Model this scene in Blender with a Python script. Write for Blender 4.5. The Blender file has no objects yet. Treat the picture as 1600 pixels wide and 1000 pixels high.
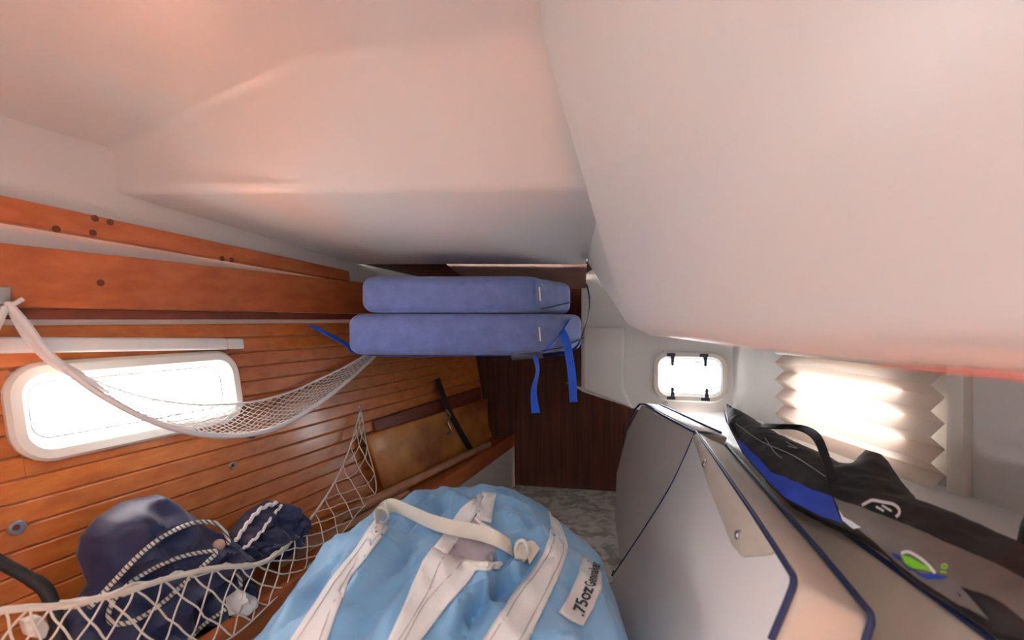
import bpy, bmesh, math, random
from mathutils import Vector, Matrix, noise
from mathutils.bvhtree import BVHTree
from mathutils.geometry import delaunay_2d_cdt
random.seed(4)
V = Vector
sc = bpy.context.scene
COL = sc.collection

# ------------------------------------------------------------------ camera, world, lights, exposure
F = 755.0; EYE = V((0, 0, 1.3))
cam = bpy.data.objects.new('camera', bpy.data.cameras.new('camera')); COL.objects.link(cam)
cam.location = EYE; cam.rotation_euler = (math.pi / 2, 0, 0)
cam.data.sensor_width = 36; cam.data.lens = 36 * F / 1600; cam.data.clip_start = .01
cam.data.dof.use_dof = True; cam.data.dof.focus_distance = 1.35; cam.data.dof.aperture_fstop = 3.2
sc.camera = cam
w = bpy.data.worlds.new('world'); sc.world = w; w.use_nodes = True
w.node_tree.nodes['Background'].inputs[0].default_value = (.93, .97, 1, 1)
w.node_tree.nodes['Background'].inputs[1].default_value = 16.0
sc.view_settings.view_transform = 'Standard'; sc.view_settings.look = 'None'
sc.view_settings.gamma = 1; sc.view_settings.use_curve_mapping = False
sc.view_settings.exposure = 0.58

def light(name, kind, loc, target, energy, color, size=.5, size_y=None, portal=False):
    l = bpy.data.lights.new(name, kind); l.energy = energy; l.color = color
    if kind == 'AREA':
        l.size = size
        if size_y: l.shape = 'RECTANGLE'; l.size_y = size_y
        l.cycles.is_portal = portal
    elif kind == 'SPOT':
        l.spot_size = size; l.spot_blend = 1; l.shadow_soft_size = .18
    o = bpy.data.objects.new(name, l); COL.objects.link(o); o.location = loc
    o.rotation_euler = (V(target) - V(loc)).to_track_quat('-Z', 'Y').to_euler()
    return o
# the sun, falling through an added hatch opening onto the varnished sole behind the photographer
sun = light('sun', 'SUN', (0, 0, 6), (.84, .12, 4.2), 215, (1, .95, .88)); sun.data.angle = math.radians(.6)

# ------------------------------------------------------------------ pixel helpers
def ray(px, py): return V(((px - 800) / F, 1, (500 - py) / F))
def P(px, py, y): return EYE + ray(px, py) * y
def PZ(px, py, z): r = ray(px, py); return EYE + r * ((z - EYE.z) / r.z)
class Plane:
    def __init__(s, a, b, c):
        s.o = V(a); s.n = (V(b) - V(a)).cross(V(c) - V(a)).normalized()
        if s.n.dot(EYE - s.o) < 0: s.n = -s.n
        s.u = (V(b) - V(a)).normalized(); s.v = s.n.cross(s.u)
    def px(s, px, py): r = ray(px, py); return EYE + r * ((s.o - EYE).dot(s.n) / r.dot(s.n))
    def to2(s, p): d = p - s.o; return V((d.dot(s.u), d.dot(s.v)))
    def to3(s, q, h=0): return s.o + s.u * q[0] + s.v * q[1] + s.n * h
def hull(y, z):
    d = 1.3 - z
    return -1.25 + .397 * y + .10 * d + (.15 * d * d if d > 0 else 0)
def H(px, py, off=0.):
    r = ray(px, py); lo, hi = .15, 5.
    for _ in range(50):
        m = (lo + hi) / 2; p = EYE + r * m
        if p.x - hull(p.y, p.z) - off > 0: lo = m
        else: hi = m
    return EYE + r * lo
def HW(y, z, off=0.): return V((hull(y, z) + off * .93, y - off * .37, z))

# ------------------------------------------------------------------ materials
MATS = {}
def mat(name, color, rough=.5, var=.08, nscale=8, bump=0., bscale=60, spec=.5, metal=0, sheen=0, coat=0, stretch=None, color2=None, objrand=0, ramp=(.35, .65), rotz=0):
    m = bpy.data.materials.new(name); m.use_nodes = True; nt = m.node_tree; N = nt.nodes; L = nt.links
    b = N['Principled BSDF']; b.inputs['Roughness'].default_value = rough; b.inputs['Metallic'].default_value = metal
    b.inputs['Specular IOR Level'].default_value = spec; b.inputs['Sheen Weight'].default_value = sheen; b.inputs['Coat Weight'].default_value = coat
    b.inputs['Coat Roughness'].default_value = .15
    tc = N.new('ShaderNodeTexCoord'); mp = N.new('ShaderNodeMapping'); L.new(tc.outputs['Object'], mp.inputs[0])
    mp.inputs['Rotation'].default_value = (0, 0, rotz)
    if stretch: mp.inputs['Scale'].default_value = stretch
    oi = N.new('ShaderNodeObjectInfo')
    no = N.new('ShaderNodeTexNoise'); no.noise_dimensions = '4D'; no.inputs['Scale'].default_value = nscale; no.inputs['Detail'].default_value = 6
    L.new(mp.outputs[0], no.inputs['Vector'])
    mu = N.new('ShaderNodeMath'); mu.operation = 'MULTIPLY'; mu.inputs[1].default_value = 37; L.new(oi.outputs['Random'], mu.inputs[0]); L.new(mu.outputs[0], no.inputs['W'])
    cr = N.new('ShaderNodeValToRGB'); L.new(no.outputs[0], cr.inputs[0])
    c = V(color); c2 = V(color2) if color2 else c * (1 - var * 2)
    cr.color_ramp.elements[0].position, cr.color_ramp.elements[1].position = ramp
    cr.color_ramp.elements[0].color = (*c2, 1); cr.color_ramp.elements[1].color = (*(c * (1 + (0 if color2 else var))), 1)
    out = cr.outputs[0]
    if objrand:
        hs = N.new('ShaderNodeHueSaturation'); mr = N.new('ShaderNodeMapRange'); L.new(oi.outputs['Random'], mr.inputs[0])
        mr.inputs[3].default_value = 1 - objrand; mr.inputs[4].default_value = 1 + objrand
        L.new(mr.outputs[0], hs.inputs['Value']); L.new(out, hs.inputs['Color']); out = hs.outputs[0]
    L.new(out, b.inputs['Base Color'])
    if bump:
        n2 = N.new('ShaderNodeTexNoise'); n2.inputs['Scale'].default_value = bscale; n2.inputs['Detail'].default_value = 4; L.new(mp.outputs[0], n2.inputs['Vector'])
        bp = N.new('ShaderNodeBump'); bp.inputs['Strength'].default_value = bump; bp.inputs['Distance'].default_value = .004
        L.new(n2.outputs[0], bp.inputs['Height']); L.new(bp.outputs[0], b.inputs['Normal'])
    MATS[name] = m; return m
RZ = math.atan(.397)
mat('mahogany', (.56, .175, .036), .33, 0, 1, .15, 3, stretch=(60, 3, 60), color2=(.42, .112, .022), objrand=.14, coat=.3, rotz=RZ)
mat('mahogany_board', (.52, .150, .045), .4, 0, 1, .1, 3, stretch=(40, 2, 40), color2=(.40, .098, .026), objrand=.08, coat=.2, rotz=RZ)
mat('old_ply', (.58, .25, .045), .5, 0, 1, .1, 4, stretch=(10, 5, 8), color2=(.26, .07, .015), coat=.1)
mat('pale_batten', (.46, .24, .13), .6, 0, 1, .2, 4, stretch=(30, 3, 30), color2=(.32, .15, .08), rotz=RZ)
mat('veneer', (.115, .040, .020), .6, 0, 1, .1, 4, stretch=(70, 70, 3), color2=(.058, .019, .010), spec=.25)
mat('red_mahogany', (.20, .045, .020), .45, 0, 1, .1, 3, stretch=(40, 2, 40), color2=(.14, .03, .014), rotz=RZ)
mat('dark_mahogany', (.13, .048, .030), .5, 0, 1, .1, 3, stretch=(3, 40, 40), color2=(.08, .028, .018))
mat('gelcoat', (.80, .79, .77), .34, .015, 3, .05, 40)
mat('liner', (.76, .74, .72), .5, .02, 4, .1, 90)
mat('cream_plastic', (.80, .76, .69), .35, .01, 4)
mat('white_plastic', (.84, .80, .77), .4, .01, 4)
mat('red_bounce', (.70, .20, .14), .5, .03)  # colour of the warm bounce light on the footwell edge
mat('grey_gasket', (.30, .32, .36), .5)
mat('dark_plastic', (.03, .035, .06), .35)
mat('black_web', (.012, .012, .014), .6, .1, 40, .3, 300)
mat('steel', (.55, .55, .56), .3, .05, metal=1)
mat('bronze_button', (.42, .30, .24), .4, .08, metal=.4)
mat('dark_plug', (.12, .035, .015), .6)
mat('blue_corduroy', (.165, .225, .52), .85, .06, 30, .35, 220, spec=.2, sheen=.3)
mat('blue_strap', (.012, .11, .72), .5, .06, 60, .2, 400)
mat('bag_blue', (.185, .40, .64), .5, .05, 5, .6, 22, spec=.35, sheen=.1)
mat('webbing', (.80, .79, .77), .65, .03, 12, .3, 150)
mat('cream_webbing', (.76, .71, .62), .65, .03, 12, .3, 200)
mat('mauve_lining', (.36, .32, .36), .7, .04, 10, .2, 60)
mat('ink', (.012, .014, .03), .7)
mat('label_cloth', (.70, .68, .66), .8, .02)
mat('marble_fabric', (.74, .69, .63), .9, 0, 13, .2, 200, color2=(.42, .385, .345), ramp=(.42, .56), spec=.1)
MATS['marble_fabric'].node_tree.nodes['Noise Texture'].inputs['Distortion'].default_value = 1.6
mat('vinyl_beige', (.62, .56, .48), .5, .03, 6, .25, 30)
mat('vinyl_grey', (.50, .47, .45), .6, .02, 6, .2, 200)
mat('vinyl_white', (.84, .83, .82), .4, .01, 3, .05, 20)
mat('navy_piping', (.012, .03, .115), .5)
mat('navy_nylon', (.014, .021, .075), .5, .1, 6, .6, 14, spec=.45, sheen=.15)
mat('cord_white', (.74, .71, .66), .7, .03, 30)
mat('net_cream', (.74, .66, .55), .75, .04, 40)
mat('net_white', (.80, .78, .76), .75, .02, 40)
mat('pink_bead', (.62, .38, .30), .5)
mat('sport_black', (.014, .014, .016), .6, .1, 12, .5, 30)
mat('sport_grey', (.19, .195, .19), .7, .1, 14, .4, 30)
mat('sport_blue', (.016, .06, .48), .6, .1, 16, .5, 40)
mat('sport_white', (.80, .86, .90), .5)
mat('lime', (.22, .75, .03), .5)
mat('crumple', (.72, .70, .70), .3, .05, 20, .6, 40)
# braided cord: two-tone spiral flecks
m = mat('braid', (.72, .68, .58), .7); nt = m.node_tree; wv = nt.nodes.new('ShaderNodeTexWave'); wv.inputs['Scale'].default_value = 55; wv.bands_direction = 'DIAGONAL'
tcn = nt.nodes.new('ShaderNodeTexCoord'); nt.links.new(tcn.outputs['Object'], wv.inputs[0]); cr = nt.nodes.new('ShaderNodeValToRGB'); cr.color_ramp.elements[0].position = .2; cr.color_ramp.elements[1].position = .4
cr.color_ramp.elements[0].color = (.10, .09, .10, 1); cr.color_ramp.elements[1].color = (.74, .70, .60, 1)
nt.links.new(wv.outputs[0], cr.inputs[0]); nt.links.new(cr.outputs[0], nt.nodes['Principled BSDF'].inputs['Base Color'])
def mixmat(name, kind, fac, col, rough=.3):
    m = bpy.data.materials.new(name); m.use_nodes = True; nt = m.node_tree; N = nt.nodes; N.remove(N['Principled BSDF'])
    mx = N.new('ShaderNodeMixShader'); mx.inputs[0].default_value = fac
    if kind == 'glass': a = N.new('ShaderNodeBsdfTransparent'); b = N.new('ShaderNodeBsdfGlossy'); b.inputs['Roughness'].default_value = .03
    else: a = N.new('ShaderNodeBsdfDiffuse'); b = N.new('ShaderNodeBsdfTranslucent'); a.inputs[0].default_value = (*col, 1); b.inputs[0].default_value = (*col, 1)
    nt.links.new(a.outputs[0], mx.inputs[1]); nt.links.new(b.outputs[0], mx.inputs[2]); nt.links.new(mx.outputs[0], N['Material Output'].inputs[0]); MATS[name] = m
mixmat('glass', 'glass', .05, None); mixmat('blind_fabric', 'tl', .10, (.82, .70, .62))

# ------------------------------------------------------------------ object helpers
def tag(o, label=None, cat=None, group=None, kind=None):
    if label: o['label'] = label
    if cat: o['category'] = cat
    if group: o['group'] = group
    if kind: o['kind'] = kind
    return o
def obj(name, bm, m, parent=None, bevel=0, seg=2, smooth=True, subd=0):
    """link a bmesh whose vertices are in world coordinates; origin goes to its base"""
    bmesh.ops.recalc_face_normals(bm, faces=bm.faces)
    cs = [v.co for v in bm.verts]
    base = V(((min(c.x for c in cs) + max(c.x for c in cs)) / 2, (min(c.y for c in cs) + max(c.y for c in cs)) / 2, min(c.z for c in cs)))
    for v in bm.verts: v.co -= base
    me = bpy.data.meshes.new(name); bm.to_mesh(me); bm.free(); me.materials.append(MATS[m])
    o = bpy.data.objects.new(name, me); COL.objects.link(o)
    o.location = base
    if parent:
        o.parent = parent; q = parent; off = V((0, 0, 0))
        while q: off += q.location; q = q.parent
        o.location = base - off
    if smooth:
        for p in me.polygons: p.use_smooth = True
    if bevel:
        b = o.modifiers.new('b', 'BEVEL'); b.width = bevel; b.segments = seg; b.limit_method = 'ANGLE'; b.angle_limit = math.radians(28); b.harden_normals = False
    if subd: s = o.modifiers.new('s', 'SUBSURF'); s.levels = s.render_levels = subd
    if smooth and not subd:
        e = o.modifiers.new('e', 'EDGE_SPLIT'); e.split_angle = math.radians(40)
    return o
def empty(name, loc):
    o = bpy.data.objects.new(name, None); COL.objects.link(o); o.location = loc; o.empty_display_size = .05; return o
def mesh(verts, faces):
    bm = bmesh.new(); vs = [bm.verts.new(v) for v in verts]
    for f in faces: bm.faces.new([vs[i] for i in f])
    return bm
def prism(poly, vec, bm=None):
    """polygon (list of 3D points) extruded along vec (a vector, or one per point)"""
    bm = bm or bmesh.new(); n = len(poly); vec = vec if isinstance(vec, list) else [vec] * n
    a = [bm.verts.new(p) for p in poly]; b = [bm.verts.new(p + q) for p, q in zip(poly, vec)]
    bm.faces.new(a); bm.faces.new(b[::-1])
    for i in range(n): bm.faces.new((a[i], a[(i + 1) % n], b[(i + 1) % n], b[i]))
    return bm
def box(lo, hi, bm=None):
    x0, y0, z0 = lo; x1, y1, z1 = hi
    return prism([V((x0, y0, z0)), V((x1, y0, z0)), V((x1, y1, z0)), V((x0, y1, z0))], V((0, 0, z1 - z0)), bm)
def spline(pts, n=6, closed=False):
    pts = [V(p) for p in pts]; out = []; m = len(pts)
    for i in range(m if closed else m - 1):
        if closed: a, b, c, d = (pts[(i + k) % m] for k in (-1, 0, 1, 2))
        else: a, b, c, d = pts[max(i - 1, 0)], pts[i], pts[i + 1], pts[min(i + 2, m - 1)]
        for k in range(n):
            t = k / n
            out.append(.5 * ((2 * b) + (c - a) * t + (2 * a - 5 * b + 4 * c - d) * t * t + (3 * b - a - 3 * c + d) * t ** 3))
    if not closed: out.append(pts[-1])
    return out
def smooth2(pts, n=4): return [p.to_2d() for p in spline([V((a, b, 0)) for a, b in pts], n)]
def tube(pts, r, sides=6, bm=None, closed=False):
    bm = bm or bmesh.new(); n = len(pts); rings = []
    up = V((.13, .21, .97))
    for i, p in enumerate(pts):
        a = pts[(i - 1) % n] if closed or i else pts[i]; b = pts[(i + 1) % n] if closed or i < n - 1 else pts[i]
        t = (b - a).normalized() if (b - a).length > 1e-9 else V((0, 1, 0))
        s = t.cross(up)
        if s.length < 1e-3: s = t.cross(V((1, 0, 0)))
        s.normalize(); up = s.cross(t).normalized()
        rr = r[i] if isinstance(r, list) else r
        rings.append([bm.verts.new(p + (s * math.cos(2 * math.pi * k / sides) + up * math.sin(2 * math.pi * k / sides)) * rr) for k in range(sides)])
    for i in range(n if closed else n - 1):
        A, B = rings[i], rings[(i + 1) % n]
        for k in range(sides): bm.faces.new((A[k], A[(k + 1) % sides], B[(k + 1) % sides], B[k]))
    if not closed: bm.faces.new(rings[0]); bm.faces.new(rings[-1][::-1])
    return bm
def ribbon(L, R, nrm, th=.0015, bm=None):
    """strip between two 3D polylines, thickened along nrm (vector or list)"""
    bm = bm or bmesh.new(); n = len(L); nn = nrm if isinstance(nrm, list) else [nrm] * n
    q = [[bm.verts.new(c) for c in (L[i], R[i], R[i] + nn[i] * th, L[i] + nn[i] * th)] for i in range(n)]
    for i in range(n - 1):
        for k in range(4): bm.faces.new((q[i][k], q[i][(k + 1) % 4], q[i + 1][(k + 1) % 4], q[i + 1][k]))
    bm.faces.new(q[0]); bm.faces.new(q[-1][::-1]); return bm
def disc(c, n, r, h, sides=20, bm=None, dome=0):
    bm = bm or bmesh.new(); n = V(n).normalized(); u = n.orthogonal().normalized(); v = n.cross(u)
    prof = [(r, 0), (r, h * .6), (r * .82, h)] + ([(r * .4, h + dome)] if dome else [])
    rings = [[bm.verts.new(c + n * hh + (u * math.cos(2 * math.pi * k / sides) + v * math.sin(2 * math.pi * k / sides)) * rr) for k in range(sides)] for rr, hh in prof]
    for A, B in zip(rings, rings[1:]):
        for k in range(sides): bm.faces.new((A[k], A[(k + 1) % sides], B[(k + 1) % sides], B[k]))
    bm.faces.new(rings[0][::-1]); bm.faces.new(rings[-1]); return bm
def inside(poly, q):
    r = False; j = len(poly) - 1
    for i in range(len(poly)):
        a, b = poly[i], poly[j]
        if (a[1] > q[1]) != (b[1] > q[1]) and q[0] < (b[0] - a[0]) * (q[1] - a[1]) / (b[1] - a[1]) + a[0]: r = not r
        j = i
    return r
def edge_d(poly, q):
    best = 1e9
    for i in range(len(poly)):
        a, b = V(poly[i]), V(poly[(i + 1) % len(poly)]); ab = b - a
        t = max(0, min(1, (q - a).dot(ab) / max(ab.length_squared, 1e-12)))
        best = min(best, (q - a - ab * t).length)
    return best
def cdt(poly, step):
    """triangulate a 2D polygon with an even fill of inner points"""
    pts = []
    for i in range(len(poly)):
        a, b = V(poly[i]), V(poly[(i + 1) % len(poly)]); n = max(1, int((b - a).length / step))
        pts += [a.lerp(b, k / n) for k in range(n)]
    nb = len(pts); xs = [p[0] for p in pts]; ys = [p[1] for p in pts]
    y = min(ys) + step / 2; row = 0
    while y < max(ys):
        x = min(xs) + (step / 2 if row % 2 else 0)
        while x < max(xs):
            q = V((x, y))
            if inside(poly, q) and edge_d(poly, q) > step * .45: pts.append(q)
            x += step
        y += step * .87; row += 1
    vs, _, fs, _, _, _ = delaunay_2d_cdt(pts, [(i, (i + 1) % nb) for i in range(nb)], [], 1, 1e-7)
    return [V(v) for v in vs], [f for f in fs if inside(poly, sum((V(vs[i]) for i in f), V((0, 0))) / len(f))]
def puff(plane, poly, h, R, step, back=0., wr=0., wscale=9, outline=None, lift=0., clampz=None, seed=0, extra=None):
    """a stuffed sheet: front bulges by h over a rim R wide, the back by `back`"""
    vs, fs = cdt(poly, step); out = outline or poly
    def prof(q):
        d = min(edge_d(out, q) / R, 1); return math.sqrt(max(0, 1 - (1 - d) ** 2))
    bm = bmesh.new(); A = []; B = []
    for q in vs:
        k = prof(q); p = plane.to3(q, 0)
        wv = wr * k * (noise.noise(p * wscale + V((seed, 0, 0))) + .6 * (1 - 2 * abs(noise.noise(p * wscale * 1.7 + V((0, seed, 3))))))
        wv += extra(p) * k if extra else 0
        A.append(plane.to3(q, h * k + wv + lift)); B.append(plane.to3(q, -back * k - .0005))
    if clampz is not None:
        for p in A + B: p.z = max(p.z, clampz)
    va = [bm.verts.new(p) for p in A]
    for f in fs: bm.faces.new([va[i] for i in f])
    if back > 0:
        vb = [bm.verts.new(p) for p in B]
        for f in fs: bm.faces.new([vb[i] for i in f][::-1])
        bnd = [e for e in bm.edges if e.is_boundary]
        pair = {va[i]: vb[i] for i in range(len(vs))}
        for e in bnd:
            a, b = e.verts
            if a in pair and b in pair: bm.faces.new((a, b, pair[b], pair[a]))
    return bm
def rrect(w, h, r, n=7):
    out = []
    for cx, cy, a0 in ((w / 2 - r, h / 2 - r, 0), (-w / 2 + r, h / 2 - r, 90), (-w / 2 + r, -h / 2 + r, 180), (w / 2 - r, -h / 2 + r, 270)):
        for k in range(n): a = math.radians(a0 + 90 * k / (n - 1)); out.append((cx + r * math.cos(a), cy + r * math.sin(a)))
    return out
def ring(prof, w, h, r, to3):
    """rounded rectangular ring: prof is a list of (inset, height)"""
    bm = bmesh.new(); loops = []
    for ins, hh in prof: loops.append([bm.verts.new(to3(a, b, hh)) for a, b in rrect(w - 2 * ins, h - 2 * ins, max(r - ins, .004))])
    n = len(loops[0])
    for A, B in zip(loops, loops[1:] + loops[:1]):
        for k in range(n): bm.faces.new((A[k], A[(k + 1) % n], B[(k + 1) % n], B[k]))
    return bm
def plate_with_hole(corners, to3, hw, hh, hr, c):
    """flat panel given by 4 corners (a,b) with a rounded hole centred on c"""
    bm = bmesh.new(); hole = [(c[0] + a, c[1] + b) for a, b in rrect(hw, hh, hr)]; n = len(hole)
    pts = [V(p) for p in corners] + [V(p) for p in hole]; k = len(corners)
    vs, _, fs, _, _, _ = delaunay_2d_cdt(pts, [(i, (i + 1) % k) for i in range(k)] + [(k + i, k + (i + 1) % n) for i in range(n)], [], 1, 1e-7)
    bv = [bm.verts.new(to3(*v, 0)) for v in vs]
    for f in fs:
        if not inside(hole, sum((V(vs[i]) for i in f), V((0, 0))) / len(f)): bm.faces.new([bv[i] for i in f])
    return bm
def text_px(s, origin, d, height, put, bm=None):
    """lettering: glyph outlines carried to pixels along direction d, then onto a surface by put(px, py)"""
    cu = bpy.data.curves.new('t', 'FONT'); cu.body = s; cu.size = 1; cu.offset = .022; to = bpy.data.objects.new('t', cu); COL.objects.link(to)
    dg = bpy.context.evaluated_depsgraph_get(); me = bpy.data.meshes.new_from_object(to.evaluated_get(dg)); bpy.data.objects.remove(to)
    wid = max(v.co.x for v in me.vertices); dv = V(d); L = dv.length; dn = dv / L; up = V((dn.y, -dn.x))
    bm = bm or bmesh.new(); vs = []
    for v in me.vertices:
        q = V(origin) + dn * (v.co.x / wid * L) + up * (v.co.y * height); vs.append(bm.verts.new(put(q.x, q.y)))
    for p in me.polygons: bm.faces.new([vs[i] for i in p.vertices])
    return bm

# ------------------------------------------------------------------ the setting
def S(name, bm, m, label, parent=None, **k): return tag(obj(name, bm, m, parent, **k), label, None, None, 'structure')
S('floor', box((-1.7, -.95, -.04), (1.3, 2.9, 0)), 'mahogany_board', 'varnished wooden cabin sole')
BK = lambda x: 2.575 - .2 * (x + .164)                         # aft bulkhead, plan line
WY0, WY1, WZ0, WZ1 = .845, 1.27, 1.04, 1.2225                  # portlight in the hull side
VY0, VY1 = -.445, .105                                        # unseen portlight added beside the photographer to bring in daylight
# hull side: liner with the window holes, then planks on it
ys = [-.95, -.42, .08, .3, .87, 1.06, 1.245, 1.7, 2.2, 2.75]; zs = [.0, .35, .62, .85, 1.062, 1.2, 1.30, 1.5, 1.9]
bm = bmesh.new(); gv = {}
for i, y in enumerate(ys):
    for j, z in enumerate(zs): gv[i, j] = bm.verts.new(HW(y, z))
for i in range(len(ys) - 1):
    for j in range(len(zs) - 1):
        if not (i in (1, 4, 5) and j == 4): bm.faces.new((gv[i, j], gv[i + 1, j], gv[i + 1, j + 1], gv[i, j + 1]))
wall_left = S('wall_left', bm, 'liner', 'hull side lined with varnished mahogany planks')
pw = .0388; z0 = 1.290
for k in range(17):
    zt = z0 - k * pw; zb = zt - pw + .0012
    yE = BK(-.15) + .01; hi_, lo_ = WZ1 - .015, WZ0 + .015
    spans = [(-.95, yE, zt, zb)]
    if zt > lo_ and zb < hi_:
        spans = [(-.95, VY0 + .015, zt, zb), (VY1 - .015, WY0 + .015, zt, zb), (WY1 - .015, yE, zt, zb)]
        if zt > hi_: spans += [(WY0 + .0155, WY1 - .0155, zt, hi_), (VY0 + .0155, VY1 - .0155, zt, hi_)]
        if zb < lo_: spans += [(WY0 + .0155, WY1 - .0155, lo_, zb), (VY0 + .0155, VY1 - .0155, lo_, zb)]
    for a, b, zt_, zb_ in spans:
        bm = bmesh.new(); prof = [(zt_, .001), (zt_, .0048), (zt_ - .003, .0075), (zb_ + .003, .0075), (zb_, .0048), (zb_, .001)]
        A = [bm.verts.new(HW(a, z, o)) for z, o in prof]; B = [bm.verts.new(HW(b, z, o)) for z, o in prof]
        for i in range(6): bm.faces.new((A[i], A[(i + 1) % 6], B[(i + 1) % 6], B[i]))
        bm.faces.new(A); bm.faces.new(B[::-1]); obj('plank', bm, 'mahogany', wall_left, smooth=False)
# aft bulkhead
S('wall_back', prism([V((-.40, BK(-.4), .3)), V((.66, BK(.66), .3)), V((.66, BK(.66), 1.55)), V((-.62, BK(-.62), 1.55))], V((.005, .03, 0))), 'veneer', 'dark wood veneer bulkhead at the end of the berth', smooth=False)
# forward bulkhead behind the photographer
S('wall_front', box((-1.75, -.98, 0), (1.3, -.95, 2.0)), 'liner', 'pale bulkhead behind the companionway')
# deckhead moulding
hl = lambda y, z: V((hull(y, z), y, z))
E_, D_, C_ = hl(1.054, 1.672), V((-.378, .866, 1.764)), V((.0495, .83, 1.80))
A_, M_, B_ = hl(1.05, 1.578), V((-.45, 1.05, 1.58)), V((.2017, 1.05, 1.585))
U0, U1, U2 = hl(1.776, 1.505), V((-.2, 1.735, 1.501)), V((.26, 1.705, 1.4965))
E0, D0, C0 = hl(-.97, 1.70), V((-.62, -.97, 1.80)), V((-.05, -.97, 1.82))
E1, D1, C1 = hl(.4, 1.675), V((-.45, .4, 1.775)), V((.025, .4, 1.808))
R0, R1, R2 = E0 + V((-.05, 0, 0)), None, None
# unseen hatch hole added in the deckhead behind the photographer for sunlight
HY0, HY1 = -.60, -.20
row = lambda y: [a.lerp(b, (y + .97) / 1.37) for a, b in ((E0, E1), (D0, D1), (C0, C1))]
def hatch_row(y): e, d, c = row(y); return [e, d, d.lerp(c, .30), d.lerp(c, .88), c]
g = [hatch_row(-.97), hatch_row(HY0), hatch_row(HY1), hatch_row(.4)]
vs_ = [p for q in g for p in q]; fs_ = [(a * 5 + b, a * 5 + b + 1, a * 5 + b + 6, a * 5 + b + 5) for a in range(3) for b in range(4) if (a, b) != (1, 2)]
k = len(vs_); vs_ += [E_, D_, C_, A_, M_, B_, U0, U1, U2]
fs_ += [(15, 16, k + 1, k), (16, 17, 18, 19, k + 2, k + 1), (k, k + 1, k + 4, k + 3), (k + 1, k + 2, k + 5, k + 4), (k + 3, k + 4, k + 7, k + 6), (k + 4, k + 5, k + 8, k + 7)]
bm = mesh(vs_, fs_)
S('ceiling', bm, 'gelcoat', 'white moulded deckhead stepping down over the berth', bevel=.02, seg=4)
o = bpy.data.objects['ceiling']; o.modifiers['b'].angle_limit = math.radians(24)
FB = [V((.22, -.97, 1.285)), V((.22, .22, 1.2755)), V((.22, .4, 1.270)), V((.22, .83, 1.273)), V((.221, .95, 1.283)), U2]
FT = [C0, C0.lerp(C1, .87), C1, C_, B_, U2]
X = V((1.0, 0, 0))
bm = mesh(FT + FB[:5] + [p + X for p in FB],
          [(0, 1, 7, 6), (1, 2, 8, 7), (2, 3, 9, 8), (3, 4, 10, 9), (4, 5, 10), (6, 7, 12, 11), (7, 8, 13, 12), (8, 9, 14, 13), (9, 10, 15, 14), (10, 5, 16, 15)])
S('wall_footwell', bm, 'gelcoat', 'smooth white underside of the cockpit footwell', bevel=.03, seg=5)
bpy.data.objects['wall_footwell'].modifiers['b'].angle_limit = math.radians(50)
S('bounce_strip', tube([V((.2235, y, z + .0015)) for y, z in ((-.5, 1.279), (-.1, 1.276), (.1, 1.2745), (.22, 1.2735), (.30, 1.271))], [.0022, .0022, .002, .0015, .0005], 8), 'red_bounce', 'added red strip standing in for bounce light along the footwell edge')  # added strip, warm bounce on the footwell edge put into its colour
# dark overhead behind the moulding, and over the quarter on the far side
S('ceiling_aft', mesh([U0 + V((-.1, -.02, .006)), U1 + V((0, -.02, .006)), U2 + V((.06, -.02, .006)), V((.28, 2.6, 1.47)), V((-.35, 2.75, 1.47))], [(0, 1, 2, 3, 4)]), 'veneer', 'overhead above the stowed cushions, its shadow painted as dark veneer')  # dark veneer puts the shadow over the cushions into the colour
S('ceiling_side', mesh([U2 + V((-.08, -.05, .012)), U2 + X + V((0, -.05, .012)), V((1.3, 2.6, 1.5)), V((.26, 2.6, 1.5))], [(0, 1, 2, 3)]), 'gelcoat', 'white overhead beyond the footwell')
S('trim_2', prism([P(695, 411, 1.76), P(917, 411, 1.735), P(915, 450, 1.735), P(745, 450, 1.76)], V((0, .02, 0))), 'dark_mahogany', 'wooden beam under the overhead', smooth=False)
# far side hull (right in the picture), with the blind window
RX = lambda y: 1.05 - .07 * y
def rw(a, b, h): return V((RX(a) - h, a - .07 * h, b))          # a = y, b = z, h = into the cabin
BWy, BWz, BWw, BWh = 1.375, 1.055, .40, .205
S('wall_right', plate_with_hole([(-.97, .3), (2.02, .3), (2.02, 1.55), (-.97, 1.55)], rw, BWw, BWh, .05, (BWy, BWz)), 'liner', 'off-white lined hull side with a blind window', smooth=False)
window_3 = S('window_3', ring([(-.012, -.004), (-.012, .008), (.004, .008), (.004, -.03)], BWw, BWh, .05, lambda a, b, h: rw(BWy + a, BWz + b, h)), 'cream_plastic', 'window behind the pleated blind')
obj('pane', mesh([rw(BWy + a, BWz + b, -.02) for a, b in rrect(BWw, BWh, .05)], [tuple(range(28))]), 'glass', window_3, smooth=False)
S('trim_3', prism([rw(1.062, .88, 0), rw(1.025, .88, 0), rw(1.025, 1.26, 0), rw(1.062, 1.26, 0)], V((-.022, 0, 0))), 'cream_plastic', 'pale upright batten beside the pleated blind', bevel=.003)
S('ledge', box((.66, -.9, 0), (1.2, 1.98, .925)), 'liner', 'side ledge along the far hull', bevel=.02, seg=3)
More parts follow.
